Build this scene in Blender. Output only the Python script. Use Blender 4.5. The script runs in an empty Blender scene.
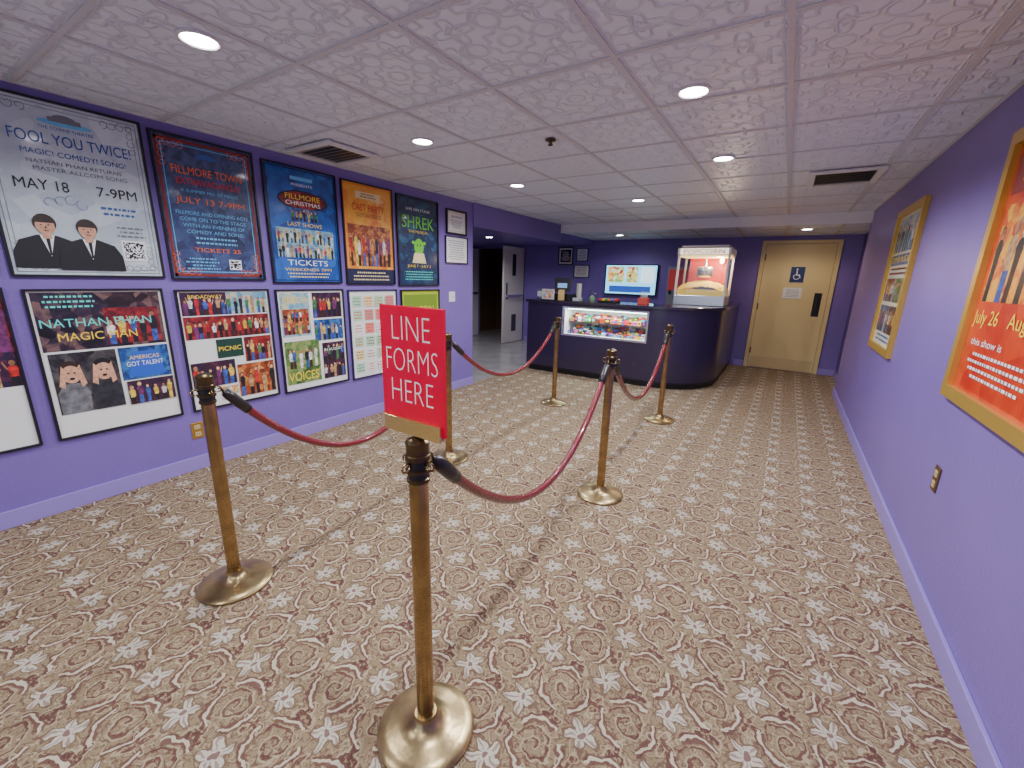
import bpy, math, random
from mathutils import Matrix, Vector
random.seed(7)
scene=bpy.context.scene
COL=scene.collection
# ------------------------------------------------------------------ helpers
def lin(c):
    out=[]
    for v in c:
        v=v/255.0
        out.append(v/12.92 if v<=0.04045 else ((v+0.055)/1.055)**2.4)
    return tuple(out)+(1.0,)
class E:
    """tiny expression wrapper for shader math nodes"""
    def __init__(s,nt,v): s.nt=nt; s.v=v
    def _m(s,op,*a,clamp=False):
        n=s.nt.nodes.new('ShaderNodeMath'); n.operation=op; n.use_clamp=clamp
        for i,x in enumerate(a):
            x=x.v if isinstance(x,E) else x
            if isinstance(x,(int,float)): n.inputs[i].default_value=x
            else: s.nt.links.new(x,n.inputs[i])
        return E(s.nt,n.outputs[0])
    def __add__(s,o): return s._m('ADD',s,o)
    def __radd__(s,o): return s._m('ADD',o,s)
    def __sub__(s,o): return s._m('SUBTRACT',s,o)
    def __rsub__(s,o): return s._m('SUBTRACT',o,s)
    def __mul__(s,o): return s._m('MULTIPLY',s,o)
    def __rmul__(s,o): return s._m('MULTIPLY',o,s)
    def __truediv__(s,o): return s._m('DIVIDE',s,o)
    def frac(s): return s._m('FRACT',s)
    def abs(s): return s._m('ABSOLUTE',s)
    def cos(s): return s._m('COSINE',s)
    def sqrt(s): return s._m('SQRT',s)
    def lt(s,o): return s._m('LESS_THAN',s,o)
    def gt(s,o): return s._m('GREATER_THAN',s,o)
    def max(s,o): return s._m('MAXIMUM',s,o)
    def min(s,o): return s._m('MINIMUM',s,o)
    def clamp(s): return s._m('ADD',s,0.0,clamp=True)
    def atan2(s,o): return s._m('ARCTAN2',s,o)
def newmat(name):
    m=bpy.data.materials.new(name); m.use_nodes=True
    nt=m.node_tree; b=nt.nodes['Principled BSDF']
    return m,nt,b
_mc={}
def mat(name,rgb,rough=0.6,metal=0.0,coat=0.0,emit=0.0,bump=0.0,bscale=50,spec=0.5,var=0.0,vscale=8):
    if name in _mc: return _mc[name]
    m,nt,b=newmat(name)
    c=lin(rgb)
    b.inputs['Base Color'].default_value=c
    b.inputs['Roughness'].default_value=rough
    b.inputs['Metallic'].default_value=metal
    b.inputs['Coat Weight'].default_value=coat
    b.inputs['Coat Roughness'].default_value=0.06
    b.inputs['Specular IOR Level'].default_value=spec
    if emit>0:
        b.inputs['Emission Color'].default_value=c
        b.inputs['Emission Strength'].default_value=emit
    if bump>0 or var>0:
        tc=nt.nodes.new('ShaderNodeTexCoord')
        if bump>0:
            n=nt.nodes.new('ShaderNodeTexNoise'); n.inputs['Scale'].default_value=bscale; n.inputs['Detail'].default_value=3
            nt.links.new(tc.outputs['Object'],n.inputs['Vector'])
            bp=nt.nodes.new('ShaderNodeBump'); bp.inputs['Strength'].default_value=bump; bp.inputs['Distance'].default_value=0.004
            nt.links.new(n.outputs['Fac'],bp.inputs['Height']); nt.links.new(bp.outputs['Normal'],b.inputs['Normal'])
        if var>0:
            n=nt.nodes.new('ShaderNodeTexNoise'); n.inputs['Scale'].default_value=vscale; n.inputs['Detail'].default_value=5
            nt.links.new(tc.outputs['Object'],n.inputs['Vector'])
            r=nt.nodes.new('ShaderNodeValToRGB')
            r.color_ramp.elements[0].position=0.3; r.color_ramp.elements[1].position=0.7
            r.color_ramp.elements[0].color=tuple(x*(1-var) for x in c[:3])+(1,)
            r.color_ramp.elements[1].color=tuple(min(1,x*(1+var)) for x in c[:3])+(1,)
            nt.links.new(n.outputs['Fac'],r.inputs['Fac']); nt.links.new(r.outputs['Color'],b.inputs['Base Color'])
    _mc[name]=m
    return m
def picmat(name,palette,scale=9,seed=0,emit=0.0,rough=0.4,dist=1.5):
    """procedural printed-picture: palette patches of distorted cells"""
    if name in _mc: return _mc[name]
    m,nt,b=newmat(name)
    tc=nt.nodes.new('ShaderNodeTexCoord'); mp=nt.nodes.new('ShaderNodeMapping')
    mp.inputs['Location'].default_value=(seed*1.37,seed*0.71,seed*0.3)
    nt.links.new(tc.outputs['Object'],mp.inputs['Vector'])
    n=nt.nodes.new('ShaderNodeTexNoise'); n.inputs['Scale'].default_value=scale; n.inputs['Detail'].default_value=4
    n.inputs['Distortion'].default_value=dist
    nt.links.new(mp.outputs[0],n.inputs['Vector'])
    v=nt.nodes.new('ShaderNodeTexVoronoi'); v.inputs['Scale'].default_value=scale*2.2
    nt.links.new(mp.outputs[0],v.inputs['Vector'])
    sp=nt.nodes.new('ShaderNodeSeparateColor'); nt.links.new(v.outputs['Color'],sp.inputs[0])
    f=(E(nt,n.outputs['Fac'])*0.85+E(nt,sp.outputs[0])*0.55-0.2).clamp()
    r=nt.nodes.new('ShaderNodeValToRGB'); r.color_ramp.interpolation='LINEAR'
    els=r.color_ramp.elements
    k=len(palette)
    els[0].position=0.12; els[0].color=lin(palette[0]); els[1].position=0.82; els[1].color=lin(palette[-1])
    for i in range(1,k-1):
        e=els.new(0.12+0.7*i/(k-1)); e.color=lin(palette[i])
    nt.links.new(f.v,r.inputs['Fac']); nt.links.new(r.outputs['Color'],b.inputs['Base Color'])
    b.inputs['Roughness'].default_value=rough
    b.inputs['Coat Weight'].default_value=0.5; b.inputs['Coat Roughness'].default_value=0.08
    if emit>0:
        nt.links.new(r.outputs['Color'],b.inputs['Emission Color']); b.inputs['Emission Strength'].default_value=emit
    _mc[name]=m
    return m
def mkobj(name,verts,faces,mats,parent=None,mi=None,smooth=False,col=None):
    me=bpy.data.meshes.new(name); me.from_pydata(verts,[],faces); me.update()
    if not isinstance(mats,(list,tuple)): mats=[mats]
    for m in mats: me.materials.append(m)
    if mi:
        for p,i in zip(me.polygons,mi): p.material_index=i
    if smooth:
        for p in me.polygons: p.use_smooth=True
    o=bpy.data.objects.new(name,me); COL.objects.link(o)
    if parent: o.parent=parent
    return o
def bevel(o,w,seg=2):
    md=o.modifiers.new('bev','BEVEL'); md.width=w; md.segments=seg; md.limit_method='ANGLE'; md.angle_limit=math.radians(40)
    return o
BF=[(0,3,2,1),(4,5,6,7),(0,1,5,4),(1,2,6,5),(2,3,7,6),(3,0,4,7)]
def bv(a,b):
    x0,y0,z0=a;x1,y1,z1=b
    return [(x0,y0,z0),(x1,y0,z0),(x1,y1,z0),(x0,y1,z0),(x0,y0,z1),(x1,y0,z1),(x1,y1,z1),(x0,y1,z1)]
def box(name,a,b,m,parent=None,bev=0):
    o=mkobj(name,bv(a,b),BF,m,parent)
    if bev: bevel(o,bev)
    return o
def boxes(name,lst,mats,parent=None,bev=0):
    V=[];F=[];MI=[]
    for it in lst:
        k=len(V); V+=bv(it[0],it[1]); F+=[tuple(i+k for i in f) for f in BF]; MI+=[it[2] if len(it)>2 else 0]*6
    o=mkobj(name,V,F,mats,parent,MI)
    if bev: bevel(o,bev)
    return o
def prism(name,pts,z0,z1,m,parent=None,bev=0):
    n=len(pts); V=[(x,y,z0) for x,y in pts]+[(x,y,z1) for x,y in pts]
    F=[tuple(range(n-1,-1,-1)),tuple(range(n,2*n))]+[(i,(i+1)%n,(i+1)%n+n,i+n) for i in range(n)]
    o=mkobj(name,V,F,m,parent)
    if bev: bevel(o,bev)
    return o
def lathe(name,prof,m,parent=None,seg=40,loc=(0,0,0),mi=None,mats=None):
    V=[];F=[];MI=[]
    for r,z in prof:
        for i in range(seg):
            a=2*math.pi*i/seg; V.append((loc[0]+r*math.cos(a),loc[1]+r*math.sin(a),loc[2]+z))
    for j in range(len(prof)-1):
        for i in range(seg):
            k=(i+1)%seg; F.append((j*seg+i,j*seg+k,(j+1)*seg+k,(j+1)*seg+i)); MI.append(mi[j] if mi else 0)
    F.append(tuple(range(seg-1,-1,-1))); MI.append(MI[0]); F.append(tuple((len(prof)-1)*seg+i for i in range(seg))); MI.append(MI[-2])
    o=mkobj(name,V,F,mats or m,parent,MI,smooth=True)
    md=o.modifiers.new('es','EDGE_SPLIT'); md.split_angle=math.radians(35)
    return o
def tube(name,pts,rad,m,parent=None,seg=14,mats=None,mi=None):
    V=[];F=[];MI=[]
    n=len(pts); pts=[Vector(p) for p in pts]
    for j,p in enumerate(pts):
        t=(pts[min(j+1,n-1)]-pts[max(j-1,0)]).normalized()
        up=Vector((0,0,1)) if abs(t.z)<0.95 else Vector((1,0,0))
        s=t.cross(up).normalized(); u=s.cross(t).normalized()
        r=rad[j] if isinstance(rad,list) else rad
        for i in range(seg):
            a=2*math.pi*i/seg; V.append(tuple(p+s*math.cos(a)*r+u*math.sin(a)*r))
    for j in range(n-1):
        for i in range(seg):
            k=(i+1)%seg; F.append((j*seg+i,j*seg+k,(j+1)*seg+k,(j+1)*seg+i)); MI.append(mi[j] if mi else 0)
    F.append(tuple(range(seg-1,-1,-1)));MI.append(MI[0]);F.append(tuple((n-1)*seg+i for i in range(seg)));MI.append(MI[-2])
    return mkobj(name,V,F,mats or m,parent,MI,smooth=True)
def empty(name,loc=(0,0,0),M=None):
    o=bpy.data.objects.new(name,None); o.empty_display_size=0.1; COL.objects.link(o)
    if M is not None: o.matrix_world=M
    else: o.location=loc
    return o
XL,XR,H,D=-3.43,0.73,2.30,8.42
EY,HL=6.85,2.18
CAMH=1.42
def wallM(side,pos,z,off=0.0,at=None):
    """local x = right as seen from the room, local y = up, local z = out of the wall"""
    if side=='left':  X,Y,Z=(0,1,0),(0,0,1),(1,0,0); p=((XL if at is None else at)+off,pos,z)
    elif side=='right': X,Y,Z=(0,-1,0),(0,0,1),(-1,0,0); p=((XR if at is None else at)-off,pos,z)
    else: X,Y,Z=(1,0,0),(0,0,1),(0,-1,0); p=(pos,(D if at is None else at)-off,z)
    return Matrix(((X[0],Y[0],Z[0],p[0]),(X[1],Y[1],Z[1],p[1]),(X[2],Y[2],Z[2],p[2]),(0,0,0,1)))
def textmesh(name,s,cx,y0,w,h,z,m,parent,off=0.0):
    cu=bpy.data.curves.new(name,'FONT'); cu.body=s; cu.resolution_u=3; cu.offset=off
    t=bpy.data.objects.new(name,cu); COL.objects.link(t)
    bpy.context.view_layer.update()
    me=bpy.data.meshes.new_from_object(t.evaluated_get(bpy.context.evaluated_depsgraph_get()))
    bpy.data.objects.remove(t)
    xs=[v.co.x for v in me.vertices]; ys=[v.co.y for v in me.vertices]
    if not xs: return
    ax,bx,ay,by=min(xs),max(xs),min(ys),max(ys)
    for v in me.vertices:
        v.co.x=cx-w/2+(v.co.x-ax)/(bx-ax)*w
        v.co.y=y0+(v.co.y-ay)/(by-ay)*h
        v.co.z=z
    me.materials.clear(); me.materials.append(m)
    o=bpy.data.objects.new(name,me); COL.objects.link(o); o.parent=parent
    return o
def Q(name,rgb): return mat('photo_'+name,rgb,.45,coat=.4,var=.55,vscale=42)
def poster(name,side,p0,p1,z0,z1,bg,els,framemat,fw=0.018,fd=0.02,at=None):
    W=abs(p1-p0); Hh=z1-z0
    start=p0 if side!='right' else max(p0,p1)
    root=empty(name,M=wallM(side,start,z0,0.001,at))
    boxes('frame',[((0,0,0),(W,fw,fd)),((0,Hh-fw,0),(W,Hh,fd)),((0,fw,0),(fw,Hh-fw,fd)),((W-fw,fw,0),(W,Hh-fw,fd))],framemat,root)
    box('print',(fw*0.8,fw*0.8,0.0),(W-fw*0.8,Hh-fw*0.8,0.008),bg,root)
    z=0.009; iw=W-2*fw; ih=Hh-2*fw
    for i,e in enumerate(els):
        z+=0.00025
        k=e[0]
        X=lambda u:fw+u*iw
        Y=lambda v:fw+v*ih
        def quad(V,F,u0,v0,u1,v1,dz=0):
            q=len(V); V+=[(X(u0),Y(v0),z+dz),(X(u1),Y(v0),z+dz),(X(u1),Y(v1),z+dz),(X(u0),Y(v1),z+dz)]; F.append((q,q+1,q+2,q+3))
        if k=='r':
            _,u0,v0,u1,v1,m=e
            V=[];F=[];quad(V,F,u0,v0,u1,v1); mkobj('panel_%d'%i,V,F,m,root)
        elif k=='e':
            _,u,v,ru,rv,m=e
            n=20; mkobj('oval_%d'%i,[(X(u+ru*math.cos(2*math.pi*j/n)),Y(v+rv*math.sin(2*math.pi*j/n)),z) for j in range(n)],[tuple(range(n))],m,root)
        elif k=='o':
            _,lst,wd,m=e
            V=[];F=[]
            for (u,v,r,a0,a1) in lst:
                n=16
                for j in range(n+1):
                    t=j/n; a=math.radians(a0+(a1-a0)*t); rr=r*(1-.55*t)
                    for q in (rr+wd/2,rr-wd/2): V.append((X(u)+q*math.cos(a),Y(v)+q*math.sin(a),z))
                    if j: k2=len(V); F.append((k2-4,k2-3,k2-1,k2-2))
            mkobj('curls_%d'%i,V,F,m,root)
        elif k=='c':   # printed cast photograph: overlapping little people in rows
            _,u0,v0,u1,v1,rows,cols,seed,bgm=e
            rnd=random.Random(seed)
            pal=[bgm,Q('skin',(214,160,128)),Q('skin_tan',(160,108,80)),Q('brown_hair',(56,34,26)),Q('red',(186,40,34)),Q('blue',(54,84,160)),Q('white',(214,212,214)),Q('black',(22,22,30)),Q('yellow',(220,184,70)),Q('plum',(110,46,100)),Q('sand',(180,140,96)),Q('green',(60,120,70))]
            V=[];F=[];MI=[]
            quad(V,F,u0,v0,u1,v1); MI.append(0)
            dv=(v1-v0)/rows; d=0.00002
            lay=1
            cols=int(cols*1.35)+1
            du=(u1-u0)/cols
            for a in range(rows-1,-1,-1):
                order=list(range(cols)); rnd.shuffle(order)
                for b in order:
                    lay+=1
                    dd=d*lay
                    def cu_(x): return max(u0,min(u1,x))
                    c=u0+du*(b+.5+.2*rnd.uniform(-1,1)); w2=du*rnd.uniform(.42,.55); hh=dv*rnd.uniform(.66,.93); base=v0+dv*a
                    cl=rnd.choice([4,5,6,7,7,8,9,10,11]); lg=rnd.choice([7,5,3,cl,7]); sk=rnd.choice([1,1,2]); hr=rnd.choice([3,3,7,10])
                    def poly(pts,mi_):
                        q=len(V)
                        for (pu,pv) in pts: V.append((X(cu_(pu)),Y(min(v1,pv)),z+dd))
                        F.append(tuple(range(q,q+len(pts)))); MI.append(mi_)
                    poly([(c-w2*.55,base),(c+w2*.55,base),(c+w2*.5,base+hh*.45),(c-w2*.5,base+hh*.45)],lg)
                    dd+=d*.3
                    poly([(c-w2*.5,base+hh*.38),(c+w2*.5,base+hh*.38),(c+w2*.62,base+hh*.60),(c+w2*.8,base+hh*.70),(c+w2*.5,base+hh*.79),(c+w2*.15,base+hh*.82),(c-w2*.15,base+hh*.82),(c-w2*.5,base+hh*.79),(c-w2*.8,base+hh*.70),(c-w2*.62,base+hh*.60)],cl)
                    dd+=d*.2
                    s=rnd.choice((-1,1))
                    if rnd.random()<.5: poly([(c+s*w2*.6,base+hh*.70),(c+s*w2*.8,base+hh*.66),(c+s*w2*1.25,base+hh*.95),(c+s*w2*1.08,base+hh*.98)][::s],sk)
                    else: poly([(c+s*w2*.55,base+hh*.70),(c+s*w2*.8,base+hh*.68),(c+s*w2*.7,base+hh*.42),(c+s*w2*.45,base+hh*.44)][::s],cl)
                    ru=w2*.42; rv=ru*iw/ih*1.25
                    cy=base+hh*.82+rv*.85
                    for (sc_,dy,mm) in ((1.28,.18*rv,hr),(1.0,0,sk)):
                        dd+=d*.15
                        poly([(c+ru*sc_*math.cos(t*math.pi/6),cy+dy+rv*sc_*math.sin(t*math.pi/6)) for t in range(12)],mm)
            mkobj('cast_photo_%d'%i,V,F,pal,root,MI)
            z+=d*(lay+2)
        elif k=='p':
            _,pts,m=e
            mkobj('shape_%d'%i,[(X(u),Y(v),z) for u,v in pts],[tuple(range(len(pts)))],m,root)
        elif k=='b':
            _,ins,w,m=e
            a=ins; b=ins+w; asp=iw/ih
            V=[];F=[]
            for q in [(a,a*asp,1-a,b*asp),(a,1-b*asp,1-a,1-a*asp),(a,a*asp,b,1-a*asp),(1-b,a*asp,1-a,1-a*asp)]: quad(V,F,*q)
            mkobj('border_%d'%i,V,F,m,root)
        elif k=='t':
            _,s,u,v,w,h,m=e
            textmesh('text_%d'%i,s,X(u),Y(v),w*iw,h*ih,z,m,root)
        elif k=='l':
            _,u0,v0,u1,v1,n,m=e
            V=[];F=[]; rnd=random.Random(i*31+n)
            dv=(v1-v0)/n
            for j in range(n):
                half=(u1-u0)/2*rnd.uniform(0.6,1.0); c=(u0+u1)/2
                x=c-half
                while x<c+half:
                    wl=rnd.uniform(0.012,0.04)
                    quad(V,F,x,v0+dv*(j+.30),min(x+wl,c+half),v0+dv*(j+.70)); x+=wl+0.012
            mkobj('lines_%d'%i,V,F,m,root)
        elif k=='q':
            _,u0,v0,u1,v1,n,m=e
            V=[];F=[]; rnd=random.Random(n)
            for a in range(n):
                for b in range(n):
                    if rnd.random()<0.5: quad(V,F,u0+(u1-u0)*a/n,v0+(v1-v0)*b/n,u0+(u1-u0)*(a+1)/n,v0+(v1-v0)*(b+1)/n)
            mkobj('code_%d'%i,V,F,m,root)
    return root
# ------------------------------------------------------------------ surface materials
def carpet_mat():
    m,nt,b=newmat('carpet_floral')
    tc=nt.nodes.new('ShaderNodeTexCoord')
    def noise(scale,det=2,vec=None):
        n=nt.nodes.new('ShaderNodeTexNoise'); n.inputs['Scale'].default_value=scale; n.inputs['Detail'].default_value=det
        nt.links.new(vec or tc.outputs['Object'],n.inputs['Vector']); return n
    nz=noise(20,2); sc=nt.nodes.new('ShaderNodeSeparateColor'); nt.links.new(nz.outputs['Color'],sc.inputs[0])
    sp=nt.nodes.new('ShaderNodeSeparateXYZ'); nt.links.new(tc.outputs['Object'],sp.inputs[0])
    A=0.225
    x=E(nt,sp.outputs[0])/A+(E(nt,sc.outputs[0])-0.5)*0.22
    y=E(nt,sp.outputs[1])/A+(E(nt,sc.outputs[1])-0.5)*0.22
    def cell(ox,oy):
        fx=(x+ox+60.0).frac()-0.5; fy=(y+oy+60.0).frac()-0.5
        r=(fx*fx+fy*fy).sqrt(); th=fy.atan2(fx); return fx,fy,r,th
    fn=E(nt,noise(70,3).outputs['Fac']); fz=E(nt,noise(210,2).outputs['Fac']); fv=E(nt,noise(30,1).outputs['Fac'])
    verm=((fv-0.47).abs()).lt(0.018); vermc=((fv-0.56).abs()).lt(0.014)
    _,_,r0,t0=cell(0,0)
    pet=0.175+(t0*5.0+0.5).cos()*0.07
    flower=(r0-pet).lt(0.0)
    vein=((t0*10.0+1.0).cos().gt(0.55))*flower*(r0.gt(0.07))
    core=r0.lt(0.045)
    halo=((r0-pet-0.045).lt(0.0))
    _,_,r1,t1=cell(0.5,0.5)
    ring=((r1-0.37).abs()-0.020).lt(0.0)*((t1*3.0+0.7).cos().gt(-0.70))
    ringo=((r1-0.41).abs()-0.018).lt(0.0)*((t1*3.0+0.7).cos().gt(-0.6))
    ringi=((r1-0.325).abs()-0.022).lt(0.0)*((t1*3.0+0.7).cos().gt(-0.6))
    spi=((r1*5.8-t1/6.28318).frac())
    scroll=(spi.lt(0.22))*(r1.lt(0.28))*(fn.gt(0.40))
    scrollc=(spi.gt(0.24))*(spi.lt(0.38))*(r1.lt(0.28))
    _,_,r2,t2=cell(0.5,0.0)
    leaf=(r2-(0.10+(t2*3.0+1.2).cos()*0.06)).lt(0.0)*(fn.gt(0.44))
    leafc=((r2-(0.13+(t2*3.0+1.2).cos()*0.06)).abs()).lt(0.016)
    _,_,r3,t3=cell(0.0,0.5)
    leaf2=(r3-(0.10+(t3*4.0+0.6).cos()*0.07)).lt(0.0)*(fn.gt(0.46))
    leafc2=((r3-(0.13+(t3*4.0+0.6).cos()*0.07)).abs()).lt(0.016)
    spec=fn.gt(0.58)
    cols=[(None,(150,130,102)),(spec,(116,96,78)),(verm,(110,78,70)),(vermc,(184,168,140)),(halo,(116,92,76)),(ringi,(108,74,68)),(scroll,(100,62,60)),(scrollc,(180,164,136)),(leafc,(182,166,138)),(leafc2,(182,166,138)),(leaf,(92,54,56)),(leaf2,(104,66,62)),
          (ringo,(102,68,64)),(ring,(208,198,174)),(flower,(210,202,186)),(vein,(146,124,110)),(core,(112,70,66))]
    cur=None
    for f,c in cols:
        if f is None:
            rgb=nt.nodes.new('ShaderNodeRGB'); rgb.outputs[0].default_value=lin(c); cur=rgb.outputs[0]; continue
        mx=nt.nodes.new('ShaderNodeMix'); mx.data_type='RGBA'
        nt.links.new((f*0.82).v,mx.inputs[0]); nt.links.new(cur,mx.inputs[6]); mx.inputs[7].default_value=lin(c); cur=mx.outputs[2]
    mx=nt.nodes.new('ShaderNodeMix'); mx.data_type='RGBA'; mx.blend_type='MULTIPLY'; mx.inputs[0].default_value=0.5
    g=nt.nodes.new('ShaderNodeCombineColor'); gv=(fz*1.8+0.05).clamp()
    for i in range(3): nt.links.new(gv.v,g.inputs[i])
    nt.links.new(cur,mx.inputs[6]); nt.links.new(g.outputs[0],mx.inputs[7])
    nt.links.new(mx.outputs[2],b.inputs['Base Color'])
    b.inputs['Roughness'].default_value=0.95; b.inputs['Specular IOR Level'].default_value=0.15
    bp=nt.nodes.new('ShaderNodeBump'); bp.inputs['Strength'].default_value=0.6; bp.inputs['Distance'].default_value=0.005
    nt.links.new(fz.v,bp.inputs['Height']); nt.links.new(bp.outputs[0],b.inputs['Normal'])
    return m
def ceil_mat():
    m,nt,b=newmat('embossed_ceiling_tile')
    tc=nt.nodes.new('ShaderNodeTexCoord'); sp=nt.nodes.new('ShaderNodeSeparateXYZ'); nt.links.new(tc.outputs['Object'],sp.inputs[0])
    X=(E(nt,sp.outputs[0])+0.13)/0.61+40.0; Y=(E(nt,sp.outputs[1])-4.32)/0.61+40.0
    gx=X.frac()-0.5; gy=Y.frac()-0.5
    fx=(X*2.0).frac()-0.5; fy=(Y*2.0).frac()-0.5
    ax=fx.abs(); ay=fy.abs()
    def ridge(d,w): return (1.0-(d.abs())/w).max(0.0)
    r=(fx*fx+fy*fy).sqrt(); th=fy.atan2(fx)
    cx=ax-0.5; cy=ay-0.5; rc=(cx*cx+cy*cy).sqrt(); tcn=cy.atan2(cx)
    ex=ax-0.5; re=(ex*ex+fy*fy).sqrt(); ey=ay-0.5; re2=(fx*fx+ey*ey).sqrt()
    gr=(gx*gx+gy*gy).sqrt(); gt_=gy.atan2(gx)
    h=ridge(r-(0.21+(th*4.0).cos()*0.08),0.04)
    h=h.max(ridge(r-(0.09+(th*8.0).cos()*0.02),0.035))
    h=h.max(ridge(rc-(0.29+(tcn*8.0).cos()*0.03),0.035))
    h=h.max(ridge(rc-0.14,0.035)).max(ridge(re-0.15,0.03)).max(ridge(re2-0.15,0.03))
    h=h.max(ridge(gr-(0.34+(gt_*8.0).cos()*0.04),0.020)*1.3)
    h=h.max(ridge(gx.abs().max(gy.abs())-0.462,0.014)*1.2)
    nz=nt.nodes.new('ShaderNodeTexNoise'); nz.inputs['Scale'].default_value=60; nt.links.new(tc.outputs['Object'],nz.inputs['Vector'])
    hh=h+E(nt,nz.outputs['Fac'])*0.12
    bp=nt.nodes.new('ShaderNodeBump'); bp.inputs['Strength'].default_value=0.7; bp.inputs['Distance'].default_value=0.011
    nt.links.new(hh.v,bp.inputs['Height']); nt.links.new(bp.outputs[0],b.inputs['Normal'])
    b.inputs['Base Color'].default_value=lin((232,240,252)); b.inputs['Roughness'].default_value=0.42
    return m
CARPET=carpet_mat(); CEIL=ceil_mat()
PURP=mat('purple_wall_paint',(124,102,178),0.40,bump=0.4,bscale=55,var=0.05,vscale=2)
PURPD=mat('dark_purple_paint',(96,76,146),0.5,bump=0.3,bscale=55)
PTRIM=mat('purple_trim_paint',(148,128,202),0.4,bump=0.1)
CREAM=mat('cream_door_paint',(222,200,146),0.45,bump=0.1,bscale=20)
BRASS=mat('aged_brass',(164,136,92),0.24,metal=0.95,bump=0.1,bscale=90,var=0.3,vscale=14)
BASEM=mat('tarnished_brass_base',(172,150,110),0.3,metal=0.9,bump=0.2,bscale=40,var=0.45,vscale=10)
BRASSD=mat('dark_brass',(96,80,58),0.32,metal=0.9,var=0.2)
GOLD=mat('gold_frame',(214,176,84),0.35,metal=0.6,bump=0.2,bscale=60)
BLACK=mat('black_plastic',(22,22,26),0.35)
BLKF=mat('black_frame',(26,24,34),0.35)
SILF=mat('clear_edge_frame',(60,56,90),0.25,metal=0.3)
WHITE=mat('white_paint',(225,225,228),0.5)
GRIDM=mat('ceiling_grid_metal',(206,208,214),0.5)
CHROME=mat('stainless',(215,215,220),0.25,metal=0.9)
COUNT=mat('counter_laminate',(44,34,62),0.28,coat=0.4)
CTOP=mat('counter_top_laminate',(44,36,54),0.18,coat=0.5)
ROPE=mat('red_vinyl_rope',(120,14,32),0.26,coat=0.9,bump=0.9,bscale=180)
def glassmat(name,tint,fac):
    m=bpy.data.materials.new(name); m.use_nodes=True; nt=m.node_tree; nt.nodes.clear()
    o=nt.nodes.new('ShaderNodeOutputMaterial'); mx=nt.nodes.new('ShaderNodeMixShader'); t=nt.nodes.new('ShaderNodeBsdfTransparent'); g=nt.nodes.new('ShaderNodeBsdfGlossy')
    t.inputs[0].default_value=tint; g.inputs['Roughness'].default_value=0.03; mx.inputs[0].default_value=fac
    nt.links.new(t.outputs[0],mx.inputs[1]); nt.links.new(g.outputs[0],mx.inputs[2]); nt.links.new(mx.outputs[0],o.inputs[0]); return m
GLASS=glassmat('clear_glass',(0.95,0.97,0.97,1),0.06)
# ------------------------------------------------------------------ room
RY=-3.2
def slab(name,a,b,m): return box(name,a,b,m)
slab('floor',(XL,RY,-0.1),(0.95,D+0.1,0.0),CARPET)
slab('floor_hall',(-6.8,4.42,-0.1),(XL,9.8,0.0),mat('hall_vinyl',(168,164,166),0.2,var=0.15,vscale=3))
slab('wall_left',(XL-0.12,RY,0),(XL,4.42,H),PURP)
slab('wall_right',(XR,RY,0),(XR+0.12,6.92,H),PURP)
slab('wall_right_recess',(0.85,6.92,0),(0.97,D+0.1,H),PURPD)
boxes('wall_rear',[((XL-0.12,RY-0.12,0),(-3.1,RY,H)),((.4,RY-0.12,0),(XR+0.12,RY,H)),((-3.1,RY-.12,2.18),(.4,RY,H))],PURP)
wn=empty('added_window',(0,0,0))  # unseen window, added so cool sky light reaches the walls and ceiling
boxes('mullions',[((-3.1,RY-.09,0),(-3.04,RY-.03,2.18)),((.34,RY-.09,0),(.4,RY-.03,2.18)),((-1.96,RY-.09,0),(-1.90,RY-.03,2.18)),((-.80,RY-.09,0),(-.74,RY-.03,2.18)),((-3.04,RY-.09,2.12),(.34,RY-.03,2.18)),((-3.04,RY-.09,0),(.34,RY-.03,.12)),((-3.04,RY-.085,1.0),(.34,RY-.035,1.05))],mat('bronze_mullion',(90,76,60),.4,metal=.6),wn)
box('pane',(-3.04,RY-.064,.12),(.34,RY-.058,2.12),GLASS,wn)
slab('floor_street',(-6,RY-5,-0.12),(4,RY-.12,-0.02),mat('pavement',(180,180,180),.8,var=.1))
slab('wall_hall_near',(-6.8,4.30,0),(XL-0.12,4.42,H),PURP)
slab('wall_hall_left',(-6.92,4.30,0),(-6.8,D+0.1,H),PURP)
boxes('wall_far',[((-6.8,D,0),(-6.38,D+0.1,H)),((-6.38,D,2.06),(-5.06,D+0.1,H)),((-5.06,D,0),(0.97,D+0.1,H))],PURP)
boxes('wall_storage',[((-6.8,D+0.1,0),(-6.75,9.8,H)),((-4.6,D+0.1,0),(-4.55,9.8,H)),((-6.8,9.75,0),(-4.55,9.8,H)),((-6.8,D+0.1,H-.1),(-4.55,9.8,H))],mat('storage_brown',(104,76,54),0.7))
ce=slab('ceiling',(XL,RY,H),(XR,EY,H+0.12),CEIL)
slab('ceiling_low',(XL,EY,HL),(0.97,D,H+0.12),CEIL)
slab('ceiling_hall',(-6.8,4.42,2.10),(XL,D,H+0.1),PURP)
slab('trim_header',(XL-0.02,4.42,2.02),(XL+0.02,EY,H),PURP)
slab('trim_ceiling_step',(XL+.02,EY-.015,HL-.012),(XR,EY+.005,H),mat('step_white',(236,236,240),.5))
g=[]
for k in range(-6,3):
    xx=-0.13+0.61*k
    if XL<xx<XR: g.append(((xx-.011,RY,H-.005),(xx+.011,EY-.01,H+.002)))
k=-20
while True:
    yy=4.32+0.61*k
    if yy>EY-.05: break
    if yy>RY: g.append(((XL,yy-.011,H-.0045),(XR,yy+.011,H+.002)))
    k+=1
g+=[((XL,RY,H-.005),(XL+.02,EY-.01,H)),((XR-.02,RY,H-.005),(XR,EY-.01,H))]
boxes('grid_bars',g,GRIDM,ce)
g=[]
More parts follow.
